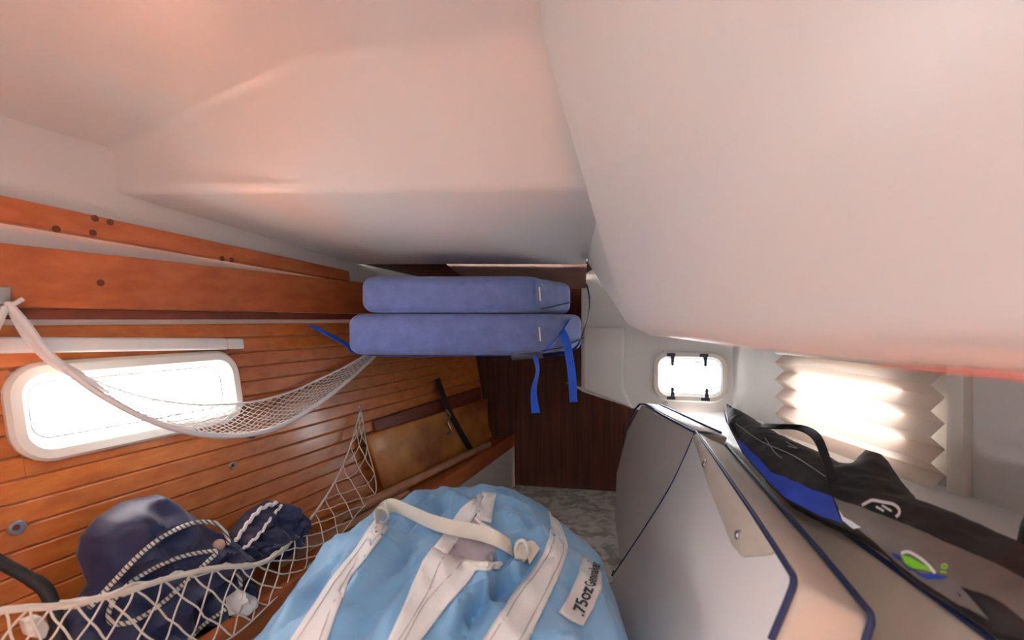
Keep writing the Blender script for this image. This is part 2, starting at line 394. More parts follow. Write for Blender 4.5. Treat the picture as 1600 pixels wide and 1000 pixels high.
# aft moulding with the small opening port
PA, PB = V((.30, 2.17, 0)), V((.915, 1.99, 0)); pd = (PB - PA).normalized(); pn = V((pd.y, -pd.x, 0)); pl = (PB - PA).length
def pw3(a, b, h): q = PA + pd * a + pn * h; return V((q.x, q.y, b))
a0 = (V((.606, 2.081, 0)) - PA).length; a1 = (V((.893, 1.997, 0)) - PA).length; pc = ((a0 + a1) / 2, 1.062); pW, pH = a1 - a0, .212
bm = plate_with_hole([(0.012, .98), (pl, .80), (pl, 1.55), (0.012, 1.55)], pw3, pW - .06, pH - .07, .035, pc)
S('wall_aft', bm, 'liner', 'off-white aft moulding around the small opening port', smooth=False)
S('wall_aft_return', prism([pw3(0.012, .98, 0), pw3(.012, 1.55, 0), pw3(.012, 1.55, -.4), pw3(.012, .95, -.4)], V((.012, 0, 0))), 'liner', 'side return of the aft moulding', bevel=.004)
S('wall_aft_locker', prism([pw3(*q, .002) for q in ((.02, .993), (.02, 1.27), (.20, 1.27), (.20, 1.0), (.24, .915))], pn * .03), 'liner', 'rounded raised locker face beside the port', bevel=.018, seg=4)
S('wall_aft_lid', mesh([pw3(.012, .982, 0), pw3(pl, .802, 0), V((1.05, 2.5, .79)), V((.66, BK(.66) + .025, .87)), V((.27, BK(.27) + .025, .98))], [(0, 1, 2, 3, 4)]), 'liner', 'underside of the aft moulding')
S('wall_aft_end', box((.662, 1.97, 0), (.70, 2.46, .84)), 'liner', 'end panel beside the berth under the aft moulding', smooth=False)
win2 = S('window_2', ring([(0, -.002), (0, .010), (.006, .016), (.022, .016), (.03, .008), (.03, -.03), (.022, -.03)], pW, pH, .065, lambda a, b, h: pw3(pc[0] + a, pc[1] + b, h)), 'cream_plastic', 'small opening port with black dogs in the aft moulding')
obj('gasket', ring([(0, -.004), (0, .004), (.005, .004), (.005, -.004)], pW - .10, pH - .085, .03, lambda a, b, h: pw3(pc[0] + a + .006, pc[1] + b, h - .012)), 'grey_gasket', win2)
obj('pane', mesh([pw3(pc[0] + a, pc[1] + b, -.02) for a, b in rrect(pW - .06, pH - .06, .035)], [tuple(range(28))]), 'glass', win2, smooth=False)
for sx, sz in ((-.075, 1), (.055, 1), (-.075, -1), (.06, -1)):
    c = pc[1] + sz * (pH / 2 - .022)
    f = lambda a, b, h: pw3(pc[0] + sx + a, c + b * sz, h)
    bm = prism([f(-.017, 0, .012), f(.017, 0, .012), f(.017, .014, .012), f(-.017, .014, .012)], pn * .012)
    bm = prism([f(0, -.032, .010), f(.012, -.032, .010), f(.014, .004, .010), f(-.002, .004, .010)], pn * .010, bm)
    tube([f(.006, -.03, .02), f(.006, -.036, .016)], .008, 8, bm)
    obj('dog', bm, 'dark_plastic', win2, bevel=.002)
for i, (px, py) in enumerate(((1040, 631), (1113, 651))):
    q = Plane(pw3(0, 1, 0), pw3(.3, 1, 0), pw3(0, 1.2, 0)).px(px, py)
    tag(obj('screw_cover', disc(q, pn, .011, .005), ['steel', 'bronze_button'][i]), ['grey screw cover under the small port', 'brown screw cover by the tip of the sports bag'][i], 'screw cover')
# berth: base, side liner, shelf, fiddle
FX = lambda y: -.896 + .358 * y
S('trim_4', prism([V((FX(.2), .2, .42)), V((FX(2.54), 2.54, .42)), V((FX(2.54), 2.54, .64)), V((FX(.2), .2, .64))], V((-.02, .007, 0))), 'vinyl_grey', 'pale lining between mattress and side shelf', smooth=False)
S('shelf', prism([V((FX(-.2) - .005, -.2, .66)), V((FX(2.55) - .005, 2.55, .66)), hl(2.6, .66), hl(-.2, .66)], V((0, 0, .022))), 'mahogany_board', 'narrow wooden side shelf against the hull', smooth=False)
S('trim_5', prism([V((FX(.0), .0, .632)), V((FX(2.545), 2.545, .632)), V((FX(2.545), 2.545, .702)), V((FX(.0), .0, .702))], V((-.018, .0065, 0))), 'mahogany_board', 'varnished fiddle board edging the side shelf', bevel=.004)
tag(obj('berth_platform', prism([V((FX(.25) + .16, .25, 0)), V((.655, .25, 0)), V((.655, BK(.655) - .01, 0)), V((FX(2.53) + .22, 2.46, 0))], V((0, 0, .335))), 'liner', None, bevel=.005), 'white base box under the berth mattress', 'berth')
poly = [V((FX(.28) + .008, .28, .337)), V((.645, .28, .337)), V((.645, BK(.645) - .02, .337)), V((FX(2.5) + .012, 2.515, .337))]
tag(obj('berth_mattress', prism(poly, V((0, 0, .111))), 'marble_fabric', None, bevel=.02, seg=4), 'berth mattress in grey beige marbled fabric', 'mattress')
# boards above the planking
bd = lambda pts, t, off: prism([H(px, py, off) for px, py in pts], V((-.93, .37, 0)) * t)
def wallboard(name, za, zb, y0, y1, off, t, m, label):
    return tag(obj(name, prism([HW(y0, za[0], off), HW(y1, za[1], off), HW(y1, zb[1], off), HW(y0, zb[0], off)], V((-.93, .37, 0)) * t), m, None, bevel=.003), label, None, None, 'structure')
top = wallboard('trim_6', (1.5475, 1.4705), (1.496, 1.434), .4, 1.69, .034, .03, 'mahogany_board', 'tapered upper mahogany board below the deck edge')
brd = wallboard('trim_7', (1.435, 1.435), (1.323, 1.323), -.9, 2.53, .034, .03, 'mahogany_board', 'broad mahogany board along the hull above the window')
wallboard('trim_8', (1.322, 1.322), (1.301, 1.301), -.9, 2.53, .026, .02, 'red_mahogany', 'thin dark moulding under the broad board')
for px, py, par in ((148, 341, top), (172, 347, top), (88, 358, top), (145, 364, top), (347, 404, top), (362, 406, top), (157, 442, brd)):
    obj('screw_plug', disc(H(px, py, .0368), (.93, -.37, 0), .0068, .0012, 14), 'dark_plug', par)
# hull portlight
wc = ((WY0 + WY1) / 2, (WZ0 + WZ1) / 2); L_ = 1.076
f1 = lambda a, b, h: HW(wc[0] + a / L_, wc[1] + b, h)
WW, WH = (WY1 - WY0) * L_, WZ1 - WZ0
win1 = S('window_1', ring([(0, .004), (0, .016), (.006, .023), (.022, .023), (.031, .014), (.031, -.035), (.022, -.035)], WW, WH, .06, f1), 'cream_plastic', 'cream framed portlight with rounded corners in the planked hull')
obj('gasket', ring([(0, -.012), (0, -.004), (.004, -.004), (.004, -.012)], WW - .075, WH - .075, .03, f1), 'grey_gasket', win1)
obj('pane', mesh([f1(a, b, -.016) for a, b in rrect(WW - .06, WH - .06, .032)], [tuple(range(28))]), 'glass', win1, smooth=False)
f4 = lambda a, b, h: HW((VY0 + VY1) / 2 + a / L_, wc[1] + b, h); VW = (VY1 - VY0) * L_
win4 = S('window_added', ring([(0, .004), (0, .016), (.006, .023), (.022, .023), (.031, .014), (.031, -.035), (.022, -.035)], VW, WH, .06, f4), 'cream_plastic', 'unseen cream framed portlight added further forward to bring in daylight')  # out of view, added so daylight reaches the berth from forward
obj('pane', mesh([f4(a, b, -.016) for a, b in rrect(VW - .06, WH - .06, .032)], [tuple(range(28))]), 'glass', win4, smooth=False)
# sky portals
for nm, c, n, sx, sy in (('portal_hull', f1(0, 0, -.04), (.93, -.37, 0), WW, WH), ('portal_forward', f4(0, 0, -.04), (.93, -.37, 0), VW, WH), ('portal_hatch', V((-.30, -.40, 1.83)), (0, 0, -1), .34, .44), ('portal_port', pw3(pc[0], pc[1], -.04), pn, pW, pH), ('portal_blind', rw(BWy, BWz, -.05), (-1, 0, 0), BWw, BWh)):
    light(nm, 'AREA', c, V(c) + V(n), 1, (1, 1, 1), sx, sy, True)

# ------------------------------------------------------------------ light bar and hull fittings
lb = empty('light_bar', H(190, 540, .02)); tag(lb, 'long white plastic light bar above the hull window', 'light bar')
def bar(y0, y1, zc, hh, o0, o1):
    q = lambda y, s, o: HW(y, zc(y) + s * hh, o)
    return prism([q(y0, 1, o0), q(y0, -1, o0), q(y0, -1, o1), q(y0, 1, o1)], [q(y1, s, o) - q(y0, s, o) for s, o in ((1, o0), (-1, o0), (-1, o1), (1, o1))])
zc = lambda y: 1.257 - .043 * (y - .83)
obj('body', bar(.3, 1.24, zc, .0145, .0095, .034), 'white_plastic', lb, bevel=.006, seg=3)
tag(obj('end_cap', bar(1.241, 1.285, zc, .0135, .0095, .030), 'cream_plastic', lb, bevel=.004), 'pinkish end cap')
HN = V((.93, -.37, .0))
def fitting(name, px, py, r, h, m, label, cat='hull fitting'):
    o = obj(name, disc(H(px, py, .0075), HN, r, h, 24), m); tag(o, label, cat)
    obj('screw', disc(H(px, py, .0075 + h), HN, r * .4, h * .5, 12), 'dark_plug', o); return o
fitting('round_fitting', 25, 824, .013, .007, 'steel', 'round grey metal fitting on the planks above the black webbing')
fitting('round_button', 363, 727, .0105, .006, 'bronze_button', 'pale round button on the planks below the hull window')
fitting('small_hook', 388, 681, .006, .02, 'dark_plastic', 'small dark hook under the slung white net', 'hook')
hk = empty('net_hook', H(562, 645, .007)); tag(hk, 'small metal hook holding the corner of the cream net', 'hook')
obj('plate', disc(H(562, 636, .0075), HN, .009, .004), 'steel', hk)
obj('eye', tube(spline([H(562, 634, .012), H(564, 634, .03), H(563, 642, .034), H(561, 645, .02)], 5), .0025, 6), 'steel', hk)
br = empty('net_bracket', H(0, 480, .05)); tag(br, 'grey metal bracket where the white net is tied to the broad board', 'bracket')
obj('plate', prism([H(-25, 447, .036), H(14, 448, .036), H(12, 492, .036), H(-25, 492, .036)], HN * .008), 'steel', br, bevel=.002)
obj('ring', tube([H(1, 479, .05) + (V((.37, .93, 0)) * math.cos(a) + V((0, 0, 1)) * math.sin(a)) * .006 for a in [k * math.pi / 6 for k in range(12)]], .002, 6, closed=True), 'steel', br)

# ------------------------------------------------------------------ stowed blue cushions and their straps
def cushion_blue(x0, z0, z1, dx, label):
    pts = [V((x0, 1.46, z0)), V((.02, 1.45, z0)), V((.085, 1.475, z0)), V((.15 + dx, 1.56, z0)), V((.245 + dx, 1.72, z0)), V((.25 + dx, 1.93, z0)), V((x0 + .19, 1.95, z0))]
    e = empty('blue_cushion', V((-.1, 1.7, z0))); tag(e, label, 'cushion')
    obj('cover', prism(pts, V((0, 0, z1 - z0))), 'blue_corduroy', e, bevel=.032, seg=5)
    zm = z0 + .012
    obj('seam', tube([V((.09, 1.476, zm)), V((.153 + dx, 1.557, zm + .006)), V((.248 + dx, 1.717, zm + .03))], .002, 6), 'ink', e)
    zc_ = (z0 + z1) / 2
    obj('zip_tag', tube([V((.083, 1.468, zc_ + .022)), V((.086, 1.469, zc_ - .02))], .0026, 6), 'cream_webbing', e)
    return e
cushion_blue(-.505, 1.193, 1.3195, .005, 'blue corduroy cushion at the bottom of the strapped pair')
cushion_blue(-.465, 1.322, 1.434, -.035, 'blue corduroy cushion on top of the strapped pair')
st = empty('lashing_strap', V((0, 1.6, 1.19))); tag(st, 'bright blue lashing strap slung under the two blue cushions', 'strap')
def web(pts, wv, n, name, m, parent, th=.002, k=5):
    pts = spline(pts, k); ws = [V(wv)] * len(pts) if not isinstance(wv, list) else spline(wv, k)
    return obj(name, ribbon([p - q * .5 for p, q in zip(pts, ws)], [p + q * .5 for p, q in zip(pts, ws)], V(n), th), m, parent)
web([H(487, 508, .035), V((-.52, 1.52, 1.225)), V((-.46, 1.55, 1.189)), V((-.1, 1.56, 1.187)), V((.1, 1.57, 1.187))], (.012, .026, 0), (0, 0, -1), 'sling', 'blue_strap', st)
web([V((.1, 1.57, 1.187)), V((.2, 1.60, 1.20)), V((.245, 1.64, 1.27)), V((.28, 1.75, 1.36)), V((.3, 1.95, 1.44)), V((.31, 2.16, 1.45))], (.006, .02, .012), (.6, -.4, -.6), 'side_web', 'navy_piping', st)
web([P(836, 556, 1.47), P(840, 580, 1.46), P(834, 610, 1.46), P(837, 645, 1.47)], [V((.018, .01, 0)), V((.012, .014, 0)), V((.018, .006, 0)), V((.026, 0, .002))], (0, -1, 0), 'tail', 'blue_strap', st)
web([P(876, 514, 1.58), P(884, 530, 1.54), P(890, 560, 1.53), P(894, 590, 1.53), P(896, 628, 1.53)], (.026, .004, .0), (0, -1, 0), 'tail', 'blue_strap', st)
web([P(848, 548, 1.50), P(866, 536, 1.53), P(880, 514, 1.57), P(890, 498, 1.62)], [V((.004, 0, .016)), V((.012, 0, .02)), V((.016, 0, .02)), V((.01, 0, .01))], (.5, -.8, 0), 'loop', 'blue_strap', st)
obj('buckle', prism([P(798, 553, 1.47), P(846, 552, 1.47), P(850, 560, 1.47), P(800, 563, 1.47)], V((0, .04, 0))), 'dark_plastic', st, bevel=.004)

# ------------------------------------------------------------------ wooden boards stowed on the shelf
def slab(pts, offs, t, name, m, parent=None, bev=.005): return obj(name, prism([H(px, py, o) for (px, py), o in zip(pts, offs)], V((-.93, .37, 0)) * t), m, parent, bevel=bev, seg=3)
tag(slab([(572, 681), (763, 623), (763, 692), (604, 766)], [.048, .046, .052, .052], .018, 'washboard', 'old_ply'), 'golden varnished plywood board leaning against the planks on the shelf', 'board')
tag(slab([(584, 657), (750, 605), (756, 660), (600, 730)], [.020, .020, .020, .020], .010, 'washboard', 'red_mahogany'), 'reddish board tucked behind the golden plywood board', 'board')
ds = empty('board_strap', H(710, 650, .1)); tag(ds, 'black webbing strap holding the plywood board against the hull', 'strap')
web([H(683, 592, .012), H(692, 618, .042), H(703, 645, .05), H(722, 680, .056), H(738, 707, .06)], (.015, .040, .006), (.93, -.37, .1), 'web', 'black_web', ds)
obj('stud', disc(H(684, 596, .014), HN, .008, .006), 'dark_plastic', ds)
obj('clip', tube(spline([H(697, 640, .054), H(703, 650, .056), H(699, 660, .056), H(704, 672, .058), H(698, 680, .058)], 4), .004, 6), 'steel', ds)
tag(obj('wood_batten', tube([PZ(530, 809, .719), PZ(640, 754, .719), PZ(764, 694, .719)], [.017, .016, .014], 10), 'pale_batten'), 'pale round wooden batten lying along the shelf edge', 'batten')
tag(obj('wood_lath', prism([PZ(440, 868, .70), PZ(640, 765, .70), PZ(640, 772, .684), PZ(440, 888, .684)], V((-.02, .008, 0))), 'pale_batten', None, bevel=.003), 'flat wooden lath on the shelf under the round batten', 'batten')

# ------------------------------------------------------------------ navy duffel on the shelf
def hull_plane(off, y=1.0, z=.9): a = HW(y, z, off); return Plane(a, HW(y + .5, z, off), HW(y, z + .2, off))
hp = hull_plane(.085)
nd = empty('navy_duffel', H(230, 990, .09)); nd.location.z = .684; tag(nd, 'navy nylon drawstring duffel slumped against the planks', 'bag')
poly = [hp.to2(hp.px(*q)) for q in [(121, 870), (127, 838), (152, 808), (190, 784), (245, 772), (285, 797), (330, 826), (366, 848), (384, 875), (385, 930), (365, 985), (340, 1060), (60, 1110), (60, 1010), (98, 960), (138, 915)]]
G = hp.to2(hp.px(356, 862))
def gathers(p):
    d = hp.to2(p) - G; a = math.atan2(d.y, d.x); l = d.length
    return (1 - 2 * abs(math.sin(a * 4.5 + 2.2 * noise.noise(p * 9)))) * .014 * min(1, l / .05) * 1.4 * math.exp(-l / .45) + .026 * (1 - 2.5 * abs(noise.noise(V((p.x * 9, p.y * 9, p.z * 15)))))
bm = puff(hp, poly, .05, .075, .007, .045, .03, 7, clampz=.684, seed=2, extra=gathers); NB = BVHTree.FromBMesh(bm); obj('body', bm, 'navy_nylon', nd)
def ond(px, py, off, lift=.006):
    p = H(px, py, off); h, n, _, d = NB.ray_cast(EYE, (p - EYE).normalized())
    return h - (p - EYE).normalized() * lift if h is not None and d < (p - EYE).length + lift else p
poly = [hp.to2(hp.px(*q)) for q in [(355, 838), (385, 800), (418, 780), (455, 792), (472, 822), (462, 855), (435, 878), (395, 890), (360, 872)]]
obj('mouth', puff(hp, poly, .035, .04, .006, .03, .03, 18, clampz=.684, seed=5, extra=gathers), 'navy_nylon', nd)
wob = lambda pts, a: [p + V((0, 0, 1)) * a * math.sin(i * 1.7) for i, p in enumerate(pts)]
bm = tube(wob(spline([H(368, 846, .13), H(385, 820, .142), H(408, 795, .142), H(432, 786, .13)], 8), .003), .0045, 6)
tube(wob(spline([H(380, 858, .14), H(405, 835, .15), H(425, 808, .145), H(440, 790, .13)], 8), .003), .0035, 6, bm)
tag(obj('hem', bm, 'net_white', nd), 'crinkled white hem of the bag mouth')
def cord(pts, r): return tube([ond(x, y, .13) for x, y in smooth2(pts, 8)], r, 8)
bm = cord([(140, 950), (172, 915), (215, 870), (255, 838), (300, 818), (335, 817), (352, 832), (358, 852)], .0044); tag(obj('drawstring', bm, 'braid', nd), 'braided black and white cord')
bm = cord([(340, 860), (290, 868), (240, 888), (195, 918), (172, 950), (174, 972), (205, 972), (250, 945), (300, 900), (338, 865)], .0042); tag(obj('drawstring', bm, 'braid', nd), 'braided black and white cord')
bm = cord([(370, 895), (376, 915), (360, 945), (320, 975), (290, 1005)], .0042)
tag(obj('drawstring', bm, 'braid', nd), 'braided black and white cord')
bm = bmesh.new(); bmesh.ops.create_uvsphere(bm, u_segments=16, v_segments=10, radius=.0125, matrix=Matrix.Translation(ond(342, 852, .13, .01))); tag(obj('bead', bm, 'pink_bead', nd), 'pink wooden cord bead')
bk = empty('black_webbing', H(60, 960, .16)); bk.location.z = .684; tag(bk, 'black padded webbing arm beside the navy duffel', 'strap')
obj('arm', tube(spline([H(-40, 855, .06), H(0, 878, .075), H(40, 900, .09), H(68, 918, .10), H(82, 945, .11), H(90, 985, .12), H(92, 1060, .12), H(92, 1150, .10)], 5), [.009] * 12 + [.010] * 12 + [.012] * 12, 10), 'black_web', bk)
tag(obj('plastic_wrap', puff(hull_plane(.19), [hull_plane(.19).to2(hull_plane(.19).px(*q)) for q in [(352, 935), (372, 920), (392, 930), (397, 948), (380, 966), (358, 962)]], .022, .02, .005, .012, .012, 40), 'crumple'), 'crumpled clear plastic caught in the cream net', 'wrapping')
tag(obj('plastic_clip', prism([H(38, 972, .22), H(66, 962, .22), H(80, 980, .22), H(72, 1000, .22), H(46, 996, .22)], HN * -.02), 'cream_plastic', None, bevel=.004), 'chunky off-white plastic clip on the cream net', 'clip')

# ------------------------------------------------------------------ nets
def net(T, B, ncol, k, r, bm=None, sag=0., tn=14):
    """diamond net between two 3D polylines: cords slant k columns both ways"""
    bm = bm or bmesh.new(); nT = len(T) - 1
    def at(C, s): f = max(0, min(1, s)) * (len(C) - 1); i = min(int(f), len(C) - 2); return C[i].lerp(C[i + 1], f - i)
    for i in range(-k, ncol + k + 1):
        for sgn in (1, -1):
            pts = []
            for j in range(tn + 1):
                t = j / tn; s = (i + sgn * k * t) / ncol
                if -1e-6 <= s <= 1 + 1e-6:
                    p = at(T, s).lerp(at(B, s), t); p = p + V((0, 0, -1)) * sag * 4 * t * (1 - t)
                    p = p + V((noise.noise(p * 30), noise.noise(p * 30 + V((5, 0, 0))), noise.noise(p * 30 + V((0, 9, 0))))) * .004
                    pts.append(p)
            if len(pts) > 1: tube(pts, r, 5, bm)
    return bm
un = empty('gear_net', H(200, 640, .1)); tag(un, 'white gear net slung in front of the hull window', 'net')
fr = spline([H(12, 474, .052), H(40, 505, .075), H(80, 556, .10), H(150, 612, .13), H(230, 655, .15), H(300, 676, .155), H(355, 681, .15), H(410, 675, .14), H(460, 655, .12), H(510, 622, .10), H(555, 585, .07), H(597, 545, .05)], 6)
bk_ = spline([H(12, 474, .052), H(45, 520, .05), H(90, 566, .045), H(160, 600, .04), H(230, 622, .035), H(300, 632, .035), H(350, 632, .033), H(400, 627, .033), H(455, 612, .033), H(500, 592, .035), H(545, 570, .04), H(587, 545, .045)], 6)
obj('rope', tube(fr, .0062, 8), 'net_white', un); obj('rope', tube(bk_, .0032, 6), 'net_white', un)
bm = net(fr, bk_, 44, 8, .0011, sag=.008, tn=18); tag(obj('netting', bm, 'net_white', un), None, None, None, 'stuff')
bm = bmesh.new()
for k in range(5): tube(spline([H(8 + k, 472 + k * 2, .05), H(30 + 3 * k, 500 + 8 * k, .06), H(70 + 5 * k, 548 + 7 * k, .075), H(130 + 10 * k, 585 + 7 * k, .07 + .01 * k)], 5), .0035, 6, bm)
tube([H(8, 478, .056), H(24, 474, .058), H(36, 467, .06)], .004, 6, bm); tube([H(8, 480, .056), H(-10, 520, .06), H(-30, 560, .06)], .006, 6, bm)
obj('gathered_end', bm, 'net_white', un)
ln = empty('stowage_net', H(300, 940, .2)); tag(ln, 'cream knotted stowage net draped over the navy duffel and shelf', 'net')
tp = spline([H(562, 643, .03), H(550, 690, .05), H(527, 745, .07), H(500, 790, .10), H(470, 828, .13), H(438, 862, 0.185), H(400, 882, 0.210), H(340, 887, 0.225), H(270, 902, 0.230), H(190, 926, 0.235), H(100, 946, 0.235), H(40, 950, 0.235), H(-30, 958, 0.235)], 6)
bt = spline([H(565, 643, .03), H(572, 690, .05), H(588, 765, .075), H(560, 800, .10), H(520, 850, .12), H(470, 895, 0.175), H(420, 945, 0.200), H(370, 990, 0.220), H(300, 1030, 0.225), H(200, 1060, 0.235), H(100, 1075, 0.235), H(0, 1085, 0.235), H(-40, 1090, 0.235)], 6)
obj('rope', tube(tp, [.0022 + .0030 * min(1, i / 40) for i in range(len(tp))], 7), 'net_cream', ln); obj('rope', tube(bt, .0018, 6), 'net_cream', ln)
tag(obj('netting', net(tp, bt, 22, 2, .0017, tn=16), 'net_cream', ln), None, None, None, 'stuff')
bm = bmesh.new()
for k in range(4): tube([p + V((noise.noise(p * 25 + V((k * 7, 0, 0))), noise.noise(p * 25 + V((0, k * 7, 0))), noise.noise(p * 25 + V((0, 0, k * 7))))) * .012 for p in tp[24:62]], .0022, 5, bm)
obj('gathered_cords', bm, 'net_cream', ln)

# ------------------------------------------------------------------ sail bag
CX, CY, SB = -.105, .88, .449
FOLDS = [(PZ(*a, .87).to_2d(), PZ(*b, .87).to_2d(), k) for a, b, k in (((692, 798), (612, 884), 1), ((652, 860), (562, 972), 1.3), ((640, 905), (548, 1010), .8), ((622, 850), (596, 888), .8), ((806, 884), (752, 926), 1.1),
    ((798, 915), (722, 985), 1.2), ((842, 884), (765, 950), .8), ((800, 800), (846, 818), .8), ((905, 985), (835, 1010), .9), ((672, 790), (618, 818), .8), ((520, 880), (468, 965), .9), ((748, 955), (712, 1005), .9), ((800, 825), (822, 855), .8))]
def folds(x, y):
    h = 0.; q = V((x, y))
    for a, b, k in FOLDS:
        ab = b - a; t = max(0, min(1, (q - a).dot(ab) / ab.length_squared)); c = a + ab * t; d = q - c
        sd = (d.x * ab.y - d.y * ab.x) / ab.length if 0 < t < 1 else d.length * 1.6
        e = k * (.35 + .65 * math.sin(math.pi * min(1, max(0, t))))
        h += 1.4 * e * (.013 * math.exp(-((sd - .017) / .018) ** 2) - .018 * math.exp(-((sd + .008) / .014) ** 2))
    return h
def bag_pt(a, t):
    """a = angle, t = 0 (base rim) .. 1 (top)"""
    ax = .298 if math.cos(a) > 0 else .318; ay = .50 if math.sin(a) > 0 else .42
    lean = .02 * math.sin(a * 3)
    if t < .5: s = t / .5; r = .90 + .10 * math.sin(s * math.pi / 2); z = s * .24
    else: s = (t - .5) / .5; r = math.cos(s * math.pi / 2) ** .55; z = .24 + .205 * math.sin(s * math.pi / 2) ** 1.15
    x = CX + ax * r * math.copysign(abs(math.cos(a)) ** .85, math.cos(a)); y = CY + ay * r * math.copysign(abs(math.sin(a)) ** .85, math.sin(a))
    p = V((x, y, SB + z)); c = V((CX, CY, SB + .2)); d = (p - c).normalized()
    k = min(1, z / .12) 
    q = V((p.x * 7 + p.y * 2, p.y * 2.6 - p.x * 1.5, p.z * 4))                                # folds run fore and aft
    wv = (1 - abs(noise.noise(q * 1.25)) * 2.6) * .017 + noise.noise(p * 6) * .016 + (1 - 2.2 * abs(noise.noise(q * 2.7))) * .009 + (1 - 2 * abs(noise.noise(q * 6))) * .0025
    return p + d * (wv + folds(p.x, p.y)) * k
bm = bmesh.new(); NA, NT = 340, 130; rows = []
for j in range(NT): rows.append([bm.verts.new(bag_pt(2 * math.pi * i / NA, j / NT)) for i in range(NA)])
for j in range(NT - 1):
    for i in range(NA): bm.faces.new((rows[j][i], rows[j][(i + 1) % NA], rows[j + 1][(i + 1) % NA], rows[j + 1][i]))
tv = bm.verts.new(sum((v.co for v in rows[-1]), V()) / NA)
for i in range(NA): bm.faces.new((rows[-1][i], rows[-1][(i + 1) % NA], tv))
bm.faces.new(rows[0][::-1]); bm.normal_update()
BV = BVHTree.FromBMesh(bm)
sb = empty('sail_bag', V((CX, CY, SB))); tag(sb, 'pale blue sail bag with white webbing stuffed on the berth mattress', 'bag')
obj('body', bm, 'bag_blue', sb)
def onbag(px, py, lift=.003):
    r = ray(px, py).normalized(); h, n, _, d = BV.ray_cast(EYE, r)
    if h is None:                                                # just past the outline: nearest point of the bag
        h, n, _, _ = BV.find_nearest(EYE + r * 1.25)
    if n.dot(r) > 0: n = -n
    return h - r * lift + n * lift * .5
def bagsheet(poly, m, name, lift=.003, step=9, th=.002):
    vs, fs = cdt([V(p) for p in poly], step); bm = bmesh.new()
    bv = [bm.verts.new(onbag(*v, lift)) for v in vs]
    for f in fs: bm.faces.new([bv[i] for i in f])
    o = obj(name, bm, m, sb); s = o.modifiers.new('so', 'SOLIDIFY'); s.thickness = th; s.offset = 0; return o
def strap2(Lp, Rp, m, name, lift=.003): return bagsheet(smooth2(Lp) + smooth2(Rp)[::-1], m, name, lift, 7)
strap2([(586, 812), (556, 858), (524, 897), (490, 948), (452, 1005), (420, 1060)], [(606, 826), (580, 862), (550, 901), (530, 948), (510, 1005), (490, 1060)], 'webbing', 'webbing')
strap2([(856, 800), (860, 825), (852, 858), (832, 893), (800, 932), (752, 1005), (715, 1060)], [(859, 800), (876, 822), (886, 850), (883, 872), (862, 925), (824, 1005), (795, 1060)], 'webbing', 'webbing')
strap2([(750, 772), (720, 797), (700, 827), (678, 856)], [(757, 777), (744, 803), (724, 832), (698, 868)], 'webbing', 'webbing')
strap2([(754, 770), (748, 792), (744, 812)], [(776, 772), (771, 792), (767, 818)], 'webbing', 'webbing')
bagsheet([(744, 802), (752, 822), (768, 838), (775, 848), (770, 881), (728, 884), (697, 867), (702, 850), (725, 830)], 'mauve_lining', 'lining', .002, 7)
bagsheet([(676, 856), (697, 868), (727, 876), (784, 884), (780, 890), (744, 892), (734, 908), (700, 946), (655, 1005), (625, 1060), (570, 1060), (606, 1005), (633, 942), (660, 880)], 'webbing', 'throat_panel', .0035, 9)
bm = tube([onbag(x, y, .006) for x, y in smooth2([(744, 812), (752, 820), (766, 830), (774, 842), (776, 850)], 4)], .0035, 6)
obj('throat_cord', tube([onbag(x, y, .006) for x, y in smooth2([(728, 884), (752, 885), (782, 883)], 4)], .004, 6), 'cream_webbing', sb); obj('throat_cord', bm, 'cream_webbing', sb)
# stitching along the webbing
bm = bmesh.new()
for ln_ in ([(592, 817), (561, 862), (531, 900), (499, 950), (463, 1004)], [(600, 823), (573, 862), (543, 901), (520, 950), (499, 1004)], [(880, 850), (876, 872), (852, 925), (812, 1004)], [(866, 835), (860, 862), (838, 898), (810, 934), (765, 1004)], [(692, 872), (664, 935), (622, 1004)], [(722, 880), (664, 945), (632, 1004)]):
    tube([onbag(x, y, .0045) for x, y in smooth2(ln_, 5)], .0007, 4, bm)
obj('stitching', bm, 'mauve_lining', sb)
# carrying handle standing off the bag
hs = [(588, 812, .012), (600, 803, .022), (618, 804, .032), (645, 818, .034), (680, 832, .03), (715, 840, .028), (745, 846, .028), (775, 855, .026), (800, 864, .018)]
def lifted(px, py, d): p = onbag(px, py, 0); return p + (V((0, -.35, .94))) * d
pts = spline([lifted(x, y + 6, d) for x, y, d in hs], 5); wv = V((.006, -.008, -.027))
hd = obj('handle', ribbon([p - wv * .45 for p in pts], [p + wv * .45 for p in pts], V((0, -.5, .85)), .003), 'cream_webbing', sb)
obj('handle_loop', ribbon(*[spline([onbag(x, y, l) for x, y, l in q], 4) for q in ([(800, 858, .016), (815, 855, .018), (832, 851, .012), (842, 860, .006)], [(806, 878, .014), (814, 874, .016), (822, 872, .014), (826, 884, .005)])], V((0, -.6, .8)), .003), 'cream_webbing', hd)
obj('ring', tube([onbag(803, 868, .034) + V((.010 * math.cos(a), -.006 * math.sin(a), .020 * math.sin(a))) for a in [k * math.pi / 8 for k in range(16)]], .0028, 6, closed=True), 'cream_webbing', hd)
obj('ring', tube([onbag(594, 816, .026) + V((.013 * math.cos(a), -.006 * math.sin(a), .017 * math.sin(a))) for a in [k * math.pi / 8 for k in range(16)]], .003, 6, closed=True), 'cream_webbing', hd)
lab = bagsheet([(911, 868), (926, 880), (939, 897), (939, 922), (925, 955), (911, 979), (890, 970), (873, 958), (889, 930), (903, 900)], 'label_cloth', 'name_patch', .003, 6)
bm = text_px('.75oz', (910, 967), (17, -45), 29, lambda x, y: onbag(x, y, .0065)); text_px('Gennaker', (928, 920), (9, -38), 23, lambda x, y: onbag(x, y, .0065), bm)
obj('lettering', bm, 'ink', lab, smooth=False)

